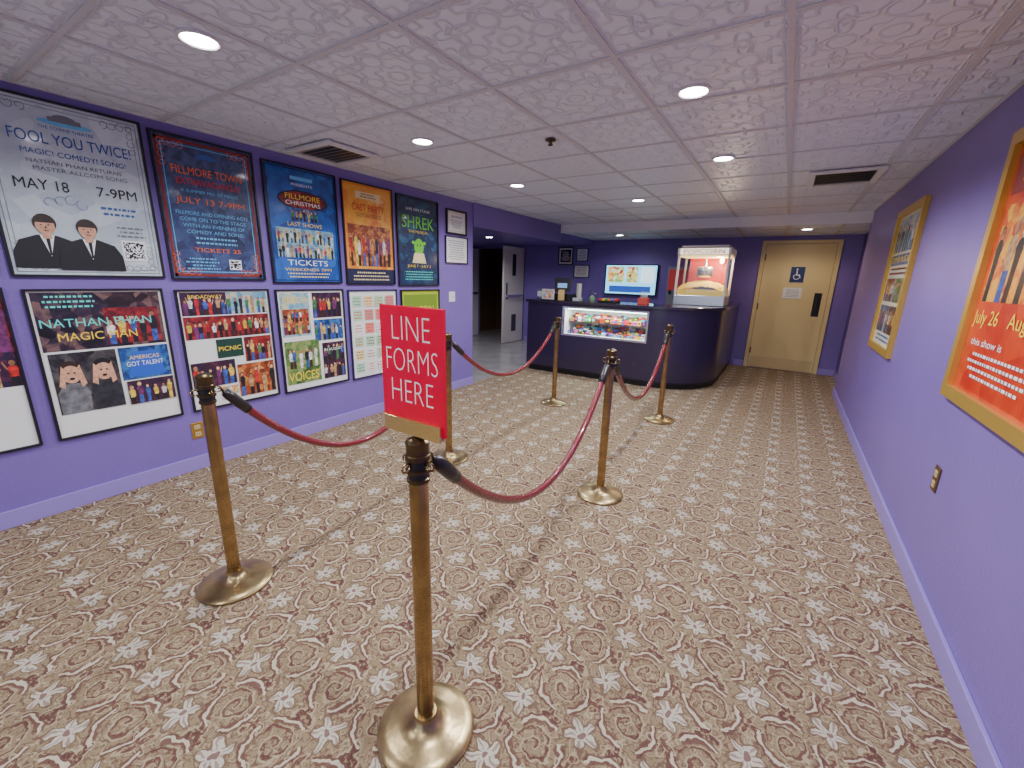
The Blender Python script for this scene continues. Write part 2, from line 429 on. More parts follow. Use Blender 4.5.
for k in range(-6,2):
    xx=-0.13+0.61*k
    if xx>XL: g.append(((xx-.012,EY,HL-.005),(xx+.012,D,HL+.001)))
for yy in (7.37,7.98): g.append(((XL,yy-.012,HL-.0045),(0.85,yy+.012,HL+.001)))
boxes('trim_grid_low',g,mat('grid_warm_lit',(206,196,160),0.5))  # warm lamplight on the low ceiling is put into this grid colour
def base(name,a,b): return box(name,a,b,PTRIM,bev=0.003)
base('baseboard_left',(XL,RY,0),(XL+.016,4.42,.10))
base('baseboard_right',(XR-.016,RY,0),(XR,6.92,.10))
base('baseboard_far',(-.62,D-.016,0),(-.46,D,.10)); base('baseboard_far_corner',(.61,D-.016,0),(.85,D,.10))
base('baseboard_recess',(.834,6.92,0),(.85,D-.016,.10))
base('baseboard_hall',(-5.0,D-.016,0),(-3.95,D,.10))
# ------------------------------------------------------------------ downlights
LENS=mat('downlight_lens',(250,250,255),0.5,emit=40.0)
def downlight(x,y,z=H,e=64,warm=False):
    r=empty('recessed_downlight',(x,y,z))
    lathe('trim_ring',[(0.062,0.0),(0.078,-0.001),(0.078,-0.008),(0.066,-0.010),(0.060,-0.004)],WHITE,r,32)
    lathe('lens',[(0.0,-0.003),(0.060,-0.003),(0.060,-0.006),(0.0,-0.006)],LENS,r,32)
    l=bpy.data.lights.new('lamp','SPOT'); l.energy=e; l.spot_size=math.radians(160); l.spot_blend=0.5; l.shadow_soft_size=0.025
    l.color=(0.95,0.97,1.0) if not warm else (1,0.80,0.55)
    o=bpy.data.objects.new('lamp',l); COL.objects.link(o); o.parent=r; o.location=(0,0,-0.03)
for x,y in [(-2.11,.96),(-2.24,2.33),(-2.40,3.80),(-.52,2.37),(-.54,3.65),(-1.57,5.05),(-.5,.85),(-2.1,-.6),(-.5,-.7),(-2.1,-2.1),(-.5,-2.1)]:
    downlight(x,y,e={(-.52,2.37):105,(-.54,3.65):95}.get((x,y),60 if y>0 else 42))
downlight(-4.6,6.4,2.10,50)  # unseen lamp, added to brighten the hall wall
downlight(-2.6,7.5,HL,16)
downlight(.1,7.45,HL,20,True)
# ceiling vents & sprinkler
def vent(x0,y0,x1,y1):
    r=empty('ceiling_air_vent',(0,0,0))
    z=H-.008
    L=[((x0,y0,z-.02),(x1,y0+.05,z)),((x0,y1-.05,z-.02),(x1,y1,z)),((x0,y0+.05,z-.02),(x0+.05,y1-.05,z)),((x1-.05,y0+.05,z-.02),(x1,y1-.05,z))]
    boxes('frame',L,mat('vent_white',(225,225,225),0.5),r,0.004)
    box('dark_core',(x0+.05,y0+.05,z-.004),(x1-.05,y1-.05,z-.002),BLACK,r)
    V=[];F=[]; n=7
    for i in range(n):
        yy=y0+.06+(y1-y0-.14)*i/(n-1)
        k=len(V); V+=[(x0+.05,yy,z-.019),(x1-.05,yy,z-.019),(x1-.05,yy+.020,z-.014),(x0+.05,yy+.020,z-.014)]; F.append((k,k+1,k+2,k+3))
    mkobj('louvres',V,F,mat('vent_grey',(196,194,192),0.5),r)
vent(-3.30,1.98,-2.78,2.44); vent(0.0,4.34,.49,4.92)
sp=empty('fire_sprinkler',(-1.45,2.69,H-.006))
lathe('escutcheon',[(.035,0),(.035,-.006),(.012,-.010),(.009,-.022),(.013,-.024),(.016,-.032),(.016,-.034),(0.001,-.036)],BRASSD,sp,20)
# ------------------------------------------------------------------ posters
P=mat
INK=P('ink_black',(20,20,28),.5); PAPER=P('paper_white',(232,232,230),.5,coat=.5)
RED=P('ink_red',(214,46,30),.5); ORG=P('ink_orange',(244,120,50),.5); YEL=P('ink_yellow',(250,214,60),.5)
BLU=P('ink_blue',(54,92,170),.5); LBL=P('ink_light_blue',(110,190,236),.5); GRN=P('ink_green',(110,200,50),.5); TEAL=P('ink_teal',(90,220,210),.5)
SKIN=P('ink_skin',(214,160,130),.5,var=.25,vscale=60); WHT=P('ink_white',(240,240,244),.5); MAR=P('ink_maroon',(130,40,40),.5); GRY=P('ink_grey',(120,124,132),.5); CRM=P('ink_cream',(232,214,160),.5)
HAIR=P('ink_brown_hair',(50,32,26),.5,var=.3,vscale=80); GSUIT=P('ink_grey_suit',(110,110,116),.5,var=.5,vscale=30)
NAVY=P('ink_navy',(20,26,66),.5); DGR=P('ink_deep_green',(20,60,50),.5)
STG=picmat('pic_bg_stage',[(16,10,20),(60,24,50),(30,24,60),(100,40,60)],14,31); STB=picmat('pic_bg_blue',[(12,24,70),(30,70,140),(60,120,180)],14,32); STR=picmat('pic_bg_red',[(50,8,14),(120,24,30),(170,50,40)],14,33)
SKY=picmat('pic_bg_sky',[(70,130,170),(130,180,200),(210,200,160)],12,34); MEAD=picmat('pic_bg_meadow',[(40,70,40),(90,130,60),(150,160,100)],12,35); RUST=picmat('pic_bg_rust',[(90,36,20),(160,70,34),(220,150,80)],12,36)
pC=picmat('pic_dark',[(8,8,14),(20,18,30),(60,44,60),(120,90,84),(30,20,40)],8,3)
pE=picmat('pic_bright',[(30,70,170),(240,210,90),(210,60,60),(240,230,220),(90,170,210)],14,5)
pF=picmat('pic_red_crowd',[(40,8,10),(200,30,30),(236,180,150),(120,16,30),(24,24,50)],13,6)
pG=picmat('pic_grey',[(14,14,16),(40,40,44),(90,86,84),(50,48,50),(20,20,24)],9,7)
bgP1=picmat('poster_ice_blue',[(176,192,204),(194,208,218),(212,224,230)],5,8)
bgP2=picmat('poster_night_blue',[(30,40,74),(50,66,112),(70,90,136),(40,50,92)],9,9)
bgP3=picmat('poster_royal_blue',[(20,50,120),(30,84,170),(44,110,200)],5,10)
bgP4=picmat('poster_amber',[(232,150,40),(240,176,60),(222,110,40)],5,11)
bgP5=picmat('poster_deep_teal',[(14,26,60),(24,50,96),(16,30,60),(40,90,130)],7,12)
def man(u,v,s,suit,skin,hair):
    a=1.5*s
    return [('p',[(u-.15*a,v),(u+.15*a,v),(u+.145*a,v+.10*s),(u+.115*a,v+.165*s),(u+.04*a,v+.20*s),(u-.04*a,v+.20*s),(u-.115*a,v+.165*s),(u-.145*a,v+.10*s)],suit),
       ('p',[(u-.03*a,v+.20*s),(u+.03*a,v+.20*s),(u,v+.07*s)],WHT),('r',u-.018*a,v+.18*s,u+.018*a,v+.225*s,skin),
       ('e',u,v+.272*s,.048*a,.056*s,hair),('e',u,v+.255*s,.040*a,.052*s,skin),('p',[(u-.041*a,v+.275*s),(u+.041*a,v+.275*s),(u+.03*a,v+.318*s),(u-.02*a,v+.322*s)],hair),
       ('e',u-.015*a,v+.262*s,.005*a,.003*s,INK),('e',u+.015*a,v+.262*s,.005*a,.003*s,INK),('p',[(u-.004*a,v+.240*s),(u+.006*a,v+.240*s),(u+.001*a,v+.258*s)],HAIR),('e',u,v+.228*s,.014*a,.003*s,MAR),('p',[(u-.008*a,v+.18*s),(u+.008*a,v+.18*s),(u+.004*a,v+.08*s),(u-.004*a,v+.08*s)],INK)]
curl=[]
for (u,v,sx,sy) in ((.07,.05,1,1),(.93,.05,-1,1),(.07,.95,1,-1),(.93,.95,-1,-1)):
    for k in range(4): 
        curl.append((u+sx*.06*k,v,.022,90*k,90*k+330)); curl.append((u,v+sy*.045*k,.020,60*k,60*k+330))
poster('framed_poster','left',.50,1.16,1.355,2.255,bgP1,
  [('b',.02,.006,GRY),('b',.05,.004,GRY),('o',curl,.003,GRY),('t','FOOL YOU TWICE!',.53,.765,.76,.062,BLU),('e',.5,.895,.17,.016,LBL),('t','THE TOWNE THEATRE',.5,.852,.34,.018,BLU),('r',.40,.90,.60,.925,GRY),('e',.5,.925,.07,.018,GRY),
   ('t','MAGIC! COMEDY! SONG!',.53,.70,.66,.03,BLU),('t','NATHAN PHAN RETURNS',.52,.65,.6,.022,GRY),('t','MASTER ALLCOM SONG',.55,.612,.6,.022,GRY),('t','MAY 18',.28,.50,.32,.06,INK),('t','7-9PM',.76,.50,.28,.06,INK),
   ('o',[(.3+.07*k,.43+.01*(k%3),.03,40*k,40*k+260) for k in range(4)],.002,BLU),('l',.6,.38,.9,.45,2,BLU),('r',.72,.10,.90,.235,WHT),('q',.735,.112,.885,.223,15,INK),('l',.70,.25,.92,.33,3,GRY)]+man(.24,.04,.98,INK,SKIN,HAIR)+man(.50,.03,.98,INK,SKIN,HAIR),BLKF,.012)
poster('framed_poster','left',1.195,1.80,1.345,2.24,bgP2,
  [('b',.02,.03,MAR),('b',.07,.008,LBL),('o',curl,.003,ORG),('r',.4,.88,.6,.90,BLU),('e',.5,.90,.08,.018,BLU),('t','FILLMORE TOWN',.5,.755,.72,.055,ORG),('t','EXTRAVAGANZA!',.5,.685,.66,.045,RED),('t','A SUMMER MIX OF MAGIC',.5,.63,.6,.022,LBL),
   ('t','JULY 13 7-9PM',.5,.54,.72,.055,ORG),('t','FILLMORE AND OPENING ACTS',.5,.47,.76,.026,LBL),('t','COME ON TO THE STAGE',.5,.425,.7,.026,LBL),('t','WITH AN EVENING OF',.5,.38,.66,.026,LBL),('t','COMEDY AND SONG',.5,.335,.6,.026,LBL),('l',.14,.25,.86,.32,2,LBL),('t','TICKETS 25',.5,.2,.5,.03,ORG),('r',.6,.07,.74,.15,WHT),('q',.61,.077,.73,.143,9,INK),('l',.14,.06,.5,.16,4,LBL)],BLKF,.012)
poster('framed_poster','left',1.86,2.48,1.325,2.22,bgP3,
  [('b',.015,.012,NAVY),('r',.34,.90,.66,.93,LBL),('t','PRESENTS',.5,.85,.3,.022,WHT),('e',.5,.73,.36,.085,NAVY),('e',.5,.73,.33,.075,STR),('t','FILLMORE',.5,.735,.5,.045,YEL),('t','CHRISTMAS',.5,.685,.5,.035,WHT),('c',.30,.55,.70,.66,1,5,40,STB),('t','LAST SHOWS',.5,.50,.5,.035,YEL),('c',.08,.22,.92,.48,2,11,41,SKY),
   ('t','TICKETS',.5,.15,.6,.05,WHT),('t','WEEKENDS 7PM',.5,.10,.7,.025,YEL),('l',.1,.03,.9,.09,2,CRM)],BLKF,.012)
poster('framed_poster','left',2.53,3.11,1.315,2.215,bgP4,
  [('b',.015,.012,ORG),('r',.25,.86,.75,.93,CRM),('l',.3,.87,.7,.92,2,MAR),('t','CAST PARTY',.5,.74,.66,.07,RED),('t','GUYS and DOLLS',.5,.68,.5,.04,MAR),('c',.06,.18,.94,.60,1,7,52,RUST),('r',0,0,1,.15,NAVY),('l',.08,.02,.92,.13,3,CRM)],BLKF,.012)
poster('framed_poster','left',3.16,3.77,1.30,2.20,bgP5,
  [('b',.015,.01,NAVY),('t','LIVE ON STAGE',.5,.86,.6,.03,WHT),('t','SHREK',.5,.66,.80,.14,GRN),('t','THE MUSICAL',.5,.61,.5,.03,YEL),('e',.5,.45,.12,.10,GRN),('e',.36,.50,.04,.02,GRN),('e',.64,.50,.04,.02,GRN),('p',[(.32,.26),(.68,.26),(.62,.38),(.38,.38)],CRM),('e',.46,.47,.015,.01,INK),('e',.54,.47,.015,.01,INK),('t','JUNE 7 - JULY 2',.5,.2,.6,.04,YEL),('l',.1,.05,.9,.17,4,TEAL)],BLKF,.012)
poster('framed_poster','left',-.16,.455,1.365,2.265,pF,[('b',.02,.02,NAVY),('t','CAST',.5,.7,.6,.1,YEL)],BLKF,.012)
poster('framed_certificate','left',3.91,4.28,1.89,2.165,PAPER,[('b',.05,.01,GOLD),('t','CERTIFICATE',.5,.7,.6,.1,INK),('l',.15,.2,.85,.6,5,GRY)],BLKF,.02)
poster('framed_certificate','left',3.89,4.30,1.56,1.87,PAPER,[('l',.1,.1,.9,.9,9,GRY)],SILF,.012)
poster('photo_board','left',-.16,.455,.43,1.30,PAPER,[('c',0,.62,1,1,1,5,3,STR),('c',0,.40,1,.62,1,6,5,STG),('t','REVUE',.5,.84,.7,.08,RED),('r',.1,.2,.6,.38,pC),('t','TOWNE',.5,.06,.5,.06,MAR)],BLKF,.012)
poster('photo_board','left',.52,1.13,.43,1.29,PAPER,[('r',0.02,.60,.98,.99,pC),('c',.50,.62,.95,.88,1,3,60,STR),('l',.05,.88,.5,.98,3,TEAL),('t','NATHAN PHAN',.46,.76,.84,.055,TEAL),('t','MAGIC MAN',.44,.665,.60,.055,YEL),
   ('r',.55,.34,.98,.585,STB),('p',[(.60,.36),(.93,.36),(.88,.55),(.66,.55)],P('ink_star_blue',(40,90,200),.5)),('t','AMERICAS',.76,.49,.26,.03,YEL),('t','GOT TALENT',.76,.44,.32,.035,WHT),('r',.04,.16,.53,.585,pG),
   ('p',[(.05,.16),(.27,.16),(.28,.30),(.24,.37),(.10,.37),(.05,.31)],GSUIT),('e',.17,.455,.085,.075,HAIR),('e',.17,.435,.07,.062,SKIN),('p',[(.07,.36),(.11,.34),(.13,.47),(.11,.50)],SKIN),('p',[(.23,.34),(.27,.36),(.24,.50),(.21,.47)],SKIN),('e',.15,.445,.008,.006,INK),('e',.195,.445,.008,.006,INK),('e',.17,.405,.02,.008,INK),
   ('p',[(.30,.16),(.53,.16),(.53,.31),(.48,.37),(.34,.37),(.29,.31)],P('ink_dark_suit',(44,44,52),.5,var=.5,vscale=30)),('e',.41,.455,.085,.075,INK),('e',.41,.435,.07,.062,SKIN),('p',[(.31,.36),(.35,.34),(.37,.47),(.34,.50)],SKIN),('p',[(.46,.34),(.50,.36),(.48,.50),(.45,.47)],SKIN),('e',.39,.445,.008,.006,INK),('e',.435,.445,.008,.006,INK),('e',.41,.405,.02,.008,INK),
   ('c',.57,.15,.98,.33,1,4,61,STG)],BLKF,.012)
poster('photo_board','left',1.195,1.81,.43,1.28,PAPER,[('c',.02,.80,.5,.99,1,5,11,STG),('c',.5,.80,.98,.99,1,5,12,SKY),('c',.02,.60,.98,.79,1,10,13,STR),('t','BROADWAY',.28,.94,.36,.03,YEL),('r',.32,.42,.62,.585,DGR),('t','PICNIC',.47,.48,.26,.04,YEL),('c',.64,.36,.98,.585,1,3,14,STR),
   ('c',.02,.18,.5,.40,1,4,15,STG),('c',.52,.04,.98,.34,1,3,16,RUST),('r',.3,.04,.5,.16,pE)],BLKF,.012)
poster('photo_board','left',1.86,2.48,.42,1.275,PAPER,[('r',.03,.55,.45,.98,SKY),('c',.05,.57,.43,.82,2,5,21,RUST),('t','BEACH',.24,.88,.34,.06,YEL),('c',.5,.72,.97,.98,1,4,22,STG),('c',.5,.48,.97,.70,1,5,23,STB),('r',.03,.06,.55,.5,MEAD),('c',.05,.22,.53,.5,1,4,24,MEAD),('t','VOICES',.28,.09,.46,.09,YEL),('c',.6,.06,.97,.45,2,3,25,STG),('t','IN AUGUST',.78,.36,.3,.03,WHT)],BLKF,.012)
rn=random.Random(5); els=[]
for a in range(4):
    for b in range(6):
        els.append(('r',.06+a*.23,.05+b*.155,.24+a*.23,.17+b*.155,rn.choice([P('ink_pale_green',(170,214,180),.5),P('ink_salmon',(226,130,120),.5),CRM,PAPER,P('ink_pale_green',(170,214,180),.5)])))
        els.append(('l',.07+a*.23,.06+b*.155,.23+a*.23,.16+b*.155,3,rn.choice([RED,GRY,MAR])))
poster('photo_board','left',2.53,3.12,.41,1.265,PAPER,els,SILF,.012)
poster('photo_board','left',3.18,3.77,.40,1.26,P('ink_lime',(170,190,50),.5),[('r',.05,.6,.95,.95,P('ink_olive',(120,150,40),.5)),('t','ALADDIN',.5,.7,.7,.1,YEL),('c',.1,.1,.9,.55,1,4,31,MEAD)],BLKF,.012)
poster('gold_framed_poster','right',4.14,5.03,.90,2.04,P('paper_cream',(226,222,204),.5,coat=.5),[('c',.03,.72,.97,.98,1,7,71,SKY),('r',.03,.62,.97,.70,STB),('t','SUMMER MUSICALS',.5,.64,.84,.045,YEL),('l',.05,.54,.95,.61,2,MAR),('c',.05,.34,.48,.52,1,4,72,STR),('c',.52,.34,.95,.52,1,4,73,MEAD),('c',.05,.10,.48,.31,1,3,74,STB),('c',.52,.10,.95,.31,1,4,75,STG),('l',.05,.02,.95,.09,2,BLU)],GOLD,.055,.03)
poster('gold_framed_poster','right',1.88,2.79,.93,2.06,picmat('poster_fire',[(176,20,10),(200,40,14),(216,66,20),(186,30,14)],4,15),
  [('r',.04,.80,.96,.97,MAR),('t','SCHOOL OF',.5,.84,.7,.06,YEL),
   ('c',.06,.38,.94,.76,1,5,81,picmat('pic_flames',[(180,30,10),(230,110,24),(246,180,50),(200,50,16)],8,82)),
   ('t','July 26',.20,.27,.32,.075,YEL),('t','August 4',.70,.27,.44,.075,YEL),('t','this show is',.3,.2,.4,.03,WHT),('l',.05,.06,.95,.18,4,WHT)],GOLD,.055,.03)
def plate(name,side,pos,z,m,w=.075,h=.12,det='outlet',at=None):
    r=empty(name,M=wallM(side,pos,z,0.0,at))
    bevel(box('plate',(-w/2,-h/2,0),(w/2,h/2,.006),m,r),.002)
    if det=='outlet':
        for s in (-1,1): box('socket_%d'%(s+2),(-.018,s*.026-.015,.006),(.018,s*.026+.015,.009),mat('ivory',(196,176,130),.5),r)
        for s in (-1,1): boxes('slots_%d'%(s+2),[((-.009,s*.026-.006,.009),(-.006,s*.026+.007,.0095)),((.006,s*.026-.006,.009),(.009,s*.026+.007,.0095))],BLACK,r)
    else: box('toggle',(-.006,-.012,.006),(.006,.012,.016),WHITE,r)
plate('wall_outlet','left',1.20,.29,mat('brass_plate',(190,150,70),.35,metal=.7))
plate('wall_outlet','right',2.62,.55,mat('bronze_plate',(110,80,50),.4,metal=.6))
plate('light_switch','left',4.01,1.17,WHITE,.11,.12,'toggle')
box('wall_mounted_chime',(.78,7.30,1.95),(.85,7.42,2.06),BLACK,bev=.004)
# ------------------------------------------------------------------ stanchions
ST=[(-.765,.75),(-1.965,.74),(-2.08,2.38),(-.865,2.53),(-2.11,4.27),(-.93,4.40)]
def stanchion(x,y,rot=0):
    r=empty('rope_stanchion',(x,y,0)); r.rotation_euler=(0,0,rot)
    lathe('base',[(.150,0),(.153,.006),(.152,.012),(.144,.018),(.120,.024),(.085,.030),(.055,.040),(.040,.055),(.034,.066),(.034,.072)],BASEM,r,56)
    lathe('pole',[(.0265,.05),(.0265,.90)],BRASS,r,32)
    prof=[(.0265,.875),(.0315,.879),(.0315,.888),(.0285,.890),(.0285,.905),(.034,.907),(.034,.915),(.029,.918),(.029,.940),(.034,.943),(.034,.955),(.031,.958),(.031,.982),(.0325,.985),(.0325,.992),(.026,.999),(.014,1.004),(.004,1.006)]
    lathe('collar',prof,None,r,32,mi=[0,0,0,1,1,0,0,1,0,0,0,0,0,0,0,0,0],mats=[BRASSD,BLACK])
    for i in range(4):
        a=i*math.pi/2
        c=Vector((math.cos(a),math.sin(a),0))
        pts=[tuple(c*(.029+.014*(1-math.cos(t)))+Vector((0,0,.929+.012*math.sin(t)))) for t in [k*math.pi/5 for k in range(11)]]
        tube('ring_%d'%i,pts,.003,BRASS,r,8)
    return r
for x,y in ST: stanchion(x,y,math.pi/2)
def rope(a,b,sag):
    ax,ay=ST[a];bx,by=ST[b]
    d=Vector((bx-ax,by-ay,0)).normalized()
    p0=Vector((ax,ay,.920))+d*.062; p1=Vector((bx,by,.920))-d*.062
    r=empty('velvet_rope',tuple(p0))
    n=48; pts=[]
    for i in range(n+1):
        t=i/n
        q=p0.lerp(p1,t)-p0
        z=-sag*(1-((abs(2*t-1))**2.0))
        pts.append(Vector((q.x,q.y,z)))
    tube('cord',[pts[i] for i in range(2,n-1)],.0175,ROPE,r,16)
    for nm,idx,idx2 in (('end_cap_1',0,3),('end_cap_2',n,n-3)):
        A=pts[idx];B=pts[idx2]
        L=[A.lerp(B,k) for k in (0,.08,.12,.3,.7,1.0)]
        tube(nm,L,[.006,.010,.019,.0225,.0225,.021],None,r,16,mats=[mat('dark_rubber',(40,34,36),.3)])
    tube('hook_1',[pts[0],pts[0]-d*.008+Vector((0,0,.012)),pts[0]-d*.016+Vector((0,0,.008))],.004,BRASS,r,8)
    tube('hook_2',[pts[n],pts[n]+d*.008+Vector((0,0,.012)),pts[n]+d*.016+Vector((0,0,.008))],.004,BRASS,r,8)
rope(0,3,.44); rope(1,2,.48); rope(2,4,.39); rope(3,5,.44)
# sign on first post
sg=empty('line_forms_here_sign',(-.776,.752,1.0085))
m,nt,b=newmat('red_acrylic'); b.inputs['Base Color'].default_value=lin((228,0,74)); b.inputs['Roughness'].default_value=.15; b.inputs['Coat Weight'].default_value=.6
tr=nt.nodes.new('ShaderNodeBsdfTransparent'); tr.inputs[0].default_value=(1,.08,.30,1); tl=nt.nodes.new('ShaderNodeBsdfTranslucent'); tl.inputs[0].default_value=lin((240,0,84))
mx=nt.nodes.new('ShaderNodeMixShader'); mx.inputs[0].default_value=.25; m2=nt.nodes.new('ShaderNodeMixShader'); m2.inputs[0].default_value=.35
out=nt.nodes['Material Output']; nt.links.new(b.outputs[0],m2.inputs[1]); nt.links.new(tl.outputs[0],m2.inputs[2]); nt.links.new(m2.outputs[0],mx.inputs[1]); nt.links.new(tr.outputs[0],mx.inputs[2]); nt.links.new(mx.outputs[0],out.inputs[0])
box('acrylic_plate',(-.112,-.003,.012),(.112,.003,.335),m,sg,.002)
GLD=mat('polished_gold',(240,212,140),.2,metal=.85)
boxes('holder',[((-.1,-.013,.004),(.1,-.003,.042)),((-.1,.003,.004),(.1,.013,.042)),((-.1,-.013,0),(.1,.013,.006))],GLD,sg,.001)
tw=mat('sign_letter_white',(255,240,244),.4)
tp=empty('lettering',(0,-.0045,0)); tp.parent=sg; tp.rotation_euler=(math.pi/2,0,0)
for s,y0,w in (('LINE',.250,.132),('FORMS',.168,.180),('HERE',.086,.148)):
    textmesh('word_'+s.lower(),s,0,y0,w,.060,0,tw,tp,-.02)
# ------------------------------------------------------------------ far door
d=empty('door_1',(0.075,D,0))
w=.475
boxes('jamb',[((-w-.06,-.035,0),(-w,0,2.11)),((w,-.035,0),(w+.06,0,2.11)),((-w,-.035,2.06),(w,0,2.11))],CREAM,d,.004)
box('leaf',(-w+.004,-.02,.01),(w-.004,0,2.055),CREAM,d,.003)
box('kick_plate_seam',(-w+.03,-.0215,.02),(w-.03,-.02,.20),mat('cream_dark',(206,184,138),.4),d)
box('push_plate',(.30,-.026,.93),(.40,-.02,1.30),BLACK,d,.003); box('pull_handle',(.34,-.055,1.0),(.36,-.026,1.22),BLACK,d,.004)
boxes('hinges',[((-w-.005,-.028,z),(-w+.02,-.02,z+.1)) for z in (.25,1.0,1.8)],BRASSD,d)
sgn=poster('restroom_sign','far',-.0,.19,1.46,1.70,P('sign_blue',(24,50,110),.4),[],P('sign_blue',(24,50,110),.4),.004,.009,at=D-.0205)
zz=.0105
def selp(pts,n): mkobj(n,[(x,y,zz) for x,y in pts],[tuple(range(len(pts)))],WHT,sgn)
selp([(.085+.014*math.cos(t*.4),.20+.014*math.sin(t*.4)) for t in range(16)],'figure_head')
selp([(.077,.18),(.092,.18),(.095,.12),(.13,.12),(.145,.07),(.132,.066),(.12,.105),(.08,.105)],'figure_body')
n=24; V=[];F=[]
for i in range(n+1):
    a=math.radians(110+230*i/n)
    for rr in (.044,.034): V.append((.088+rr*math.cos(a),.085+rr*math.sin(a),zz))
for i in range(n): F.append((2*i,2*i+1,2*i+3,2*i+2))
mkobj('figure_wheel',V,F,WHT,sgn)
poster('door_notice','far',-.06,.20,1.20,1.37,PAPER,[('l',.1,.1,.9,.9,6,GRY)],PAPER,.003,.009,at=D-.0205)
# ------------------------------------------------------------------ hall doors
def leaf(name,x,hingeY,y0,face):
    r=empty(name,(x,hingeY,0)); L=y0-hingeY
    dm=mat('hall_door_paint',(214,208,204),.4)
    box('leaf',(-.022,L,.01),(.022,-.0,2.05),dm,r,.003)
    for s in (-1,1):
        xx=(.022 if s>0 else -.022); a,b2=sorted((xx,xx+s*.004))
        boxes('glazing_%d'%(s+2),[((a,L+.32,1.45),(b2,L+.46,1.90))],BLACK,r,.003)
        boxes('plates_%d'%(s+2),[((a,L+.32,.25),(b2,L+.50,.62)),((a,L+.08,.95),(b2,L+.14,1.3))],mat('door_dark_plate',(70,66,76),.4),r)
        boxes('bar_%d'%(s+2),[((min(xx,xx+s*.05),L+.08,1.0),(max(xx,xx+s*.05),-.08,1.05))],CHROME,r,.004)
leaf('door_2',-5.085,D-.02,D-.82,1)
leaf('door_3',-6.36,D-.02,D-.82,1)
# ------------------------------------------------------------------ concession counter
ct=empty('concession_counter',(0,0,0))
cxx,cyy,R=-1.45,6.50,.78
def arc(r,n=20,a0=-90,a1=0): return [(cxx+r*math.cos(math.radians(a0+(a1-a0)*i/n)),cyy+r*math.sin(math.radians(a0+(a1-a0)*i/n))) for i in range(n+1)]
YF=cyy-R
def band(r_out,r_in,x0,y1): return [(x0,cyy-r_out)]+arc(r_out)+[(cxx+r_out,y1)]+[(cxx+r_in,y1)]+arc(r_in)[::-1]+[(x0,cyy-r_in)]
boxes('front_panel',[((-3.35,YF,.08),(cxx,YF+.05,.62)),((-3.35,YF,1.01),(cxx,YF+.05,1.06)),((-3.35,YF,.62),(-2.74,YF+.05,1.01)),((-1.51,YF,.62),(cxx,YF+.05,1.01)),((-3.35,YF+.05,.08),(-3.30,YF+.6,1.06))],COUNT,ct)
prism('curved_panel',arc(R)+[(cxx+R,D-.005),(cxx+R-.05,D-.005)]+arc(R-.05)[::-1],.08,1.06,COUNT,ct)
prism('kick',band(R-.04,R-.08,-3.32,D-.005),0,.08,BLACK,ct)
prism('kick_strip',band(R+.003,R-.002,-3.35,D-.005),.075,.10,mat('kick_trim',(30,24,40),.4),ct)
prism('top',band(R+.03,R-.62,-3.38,D-.005),1.06,1.10,CTOP,ct,.006)
boxes('inner_cabinet',[((-3.30,YF+.56,0),(cxx-.1,YF+.60,1.06))],COUNT,ct)
prism('inner_side',[(cxx+R-.58,6.6),(cxx+R-.54,6.6),(cxx+R-.54,D-.005),(cxx+R-.58,D-.005)],0,1.06,COUNT,ct)
WI=mat('case_white',(235,238,236),.5)
boxes('case_liner',[((-2.74,YF+.50,.62),(-1.51,YF+.52,1.01)),((-2.76,YF+.05,.60),(-1.49,YF+.52,.62)),((-2.76,YF+.05,1.01),(-1.49,YF+.52,1.03)),((-2.76,YF+.05,.62),(-2.74,YF+.52,1.01)),((-1.51,YF+.05,.62),(-1.49,YF+.52,1.01))],WI,ct)
box('shelf_glass',(-2.73,YF+.14,.80),(-1.52,YF+.49,.806),GLASS,ct)
box('front_glass',(-2.74,YF+.02,.62),(-1.51,YF+.026,1.01),GLASS,ct)
boxes('window_trim',[((-2.76,YF-.006,.60),(-1.49,YF,.625)),((-2.76,YF-.006,1.0),(-1.49,YF,1.025)),((-2.76,YF-.006,.625),(-2.735,YF,1.0)),((-1.515,YF-.006,.625),(-1.49,YF,1.0))],CHROME,ct)
box('light_tube',(-2.70,YF+.07,.985),(-1.55,YF+.10,1.005),mat('case_tube',(225,255,240),.5,emit=16),ct)
al=bpy.data.lights.new('case_lamp','AREA'); al.shape='RECTANGLE'; al.size=1.1; al.size_y=.05; al.energy=9; al.color=(.9,1,.95)
ao=bpy.data.objects.new('case_lamp',al); COL.objects.link(ao); ao.parent=ct; ao.location=(-2.12,YF+.12,.98)
cm=[mat('candy_%d'%i,c,.35) for i,c in enumerate([(220,40,40),(250,200,40),(60,150,60),(240,120,40),(60,90,190),(130,60,150),(235,235,235),(120,70,40),(240,110,160),(60,190,210),(30,26,30),(90,30,30)])]
L=[]; rn=random.Random(3)
for zb,rows in ((.62,[.12,.22,.32,.42]),(.806,[.18,.26,.36])):
    for ro in rows:
        xx=-2.71
        while xx<-1.60:
            wd=rn.uniform(.03,.07); hh=rn.uniform(.03,.06)+(ro-.12)*.22
            L.append(((xx,YF+ro,zb),(xx+wd,YF+ro+.06,zb+hh),rn.randrange(12)))
            L.append(((xx+.006,YF+ro-.001,zb+hh*.3),(xx+wd-.006,YF+ro,zb+hh*.75),rn.randrange(12))); xx+=wd+rn.uniform(.003,.012)
boxes('candy_boxes',L,cm,ct)
CT=1.10
def item(name,x,y,z=CT): return empty(name,(x,y,z))
r=item('cash_register',-2.95,6.08); box('drawer',(-.17,-.17,0),(.17,.17,.09),BLACK,r,.006)
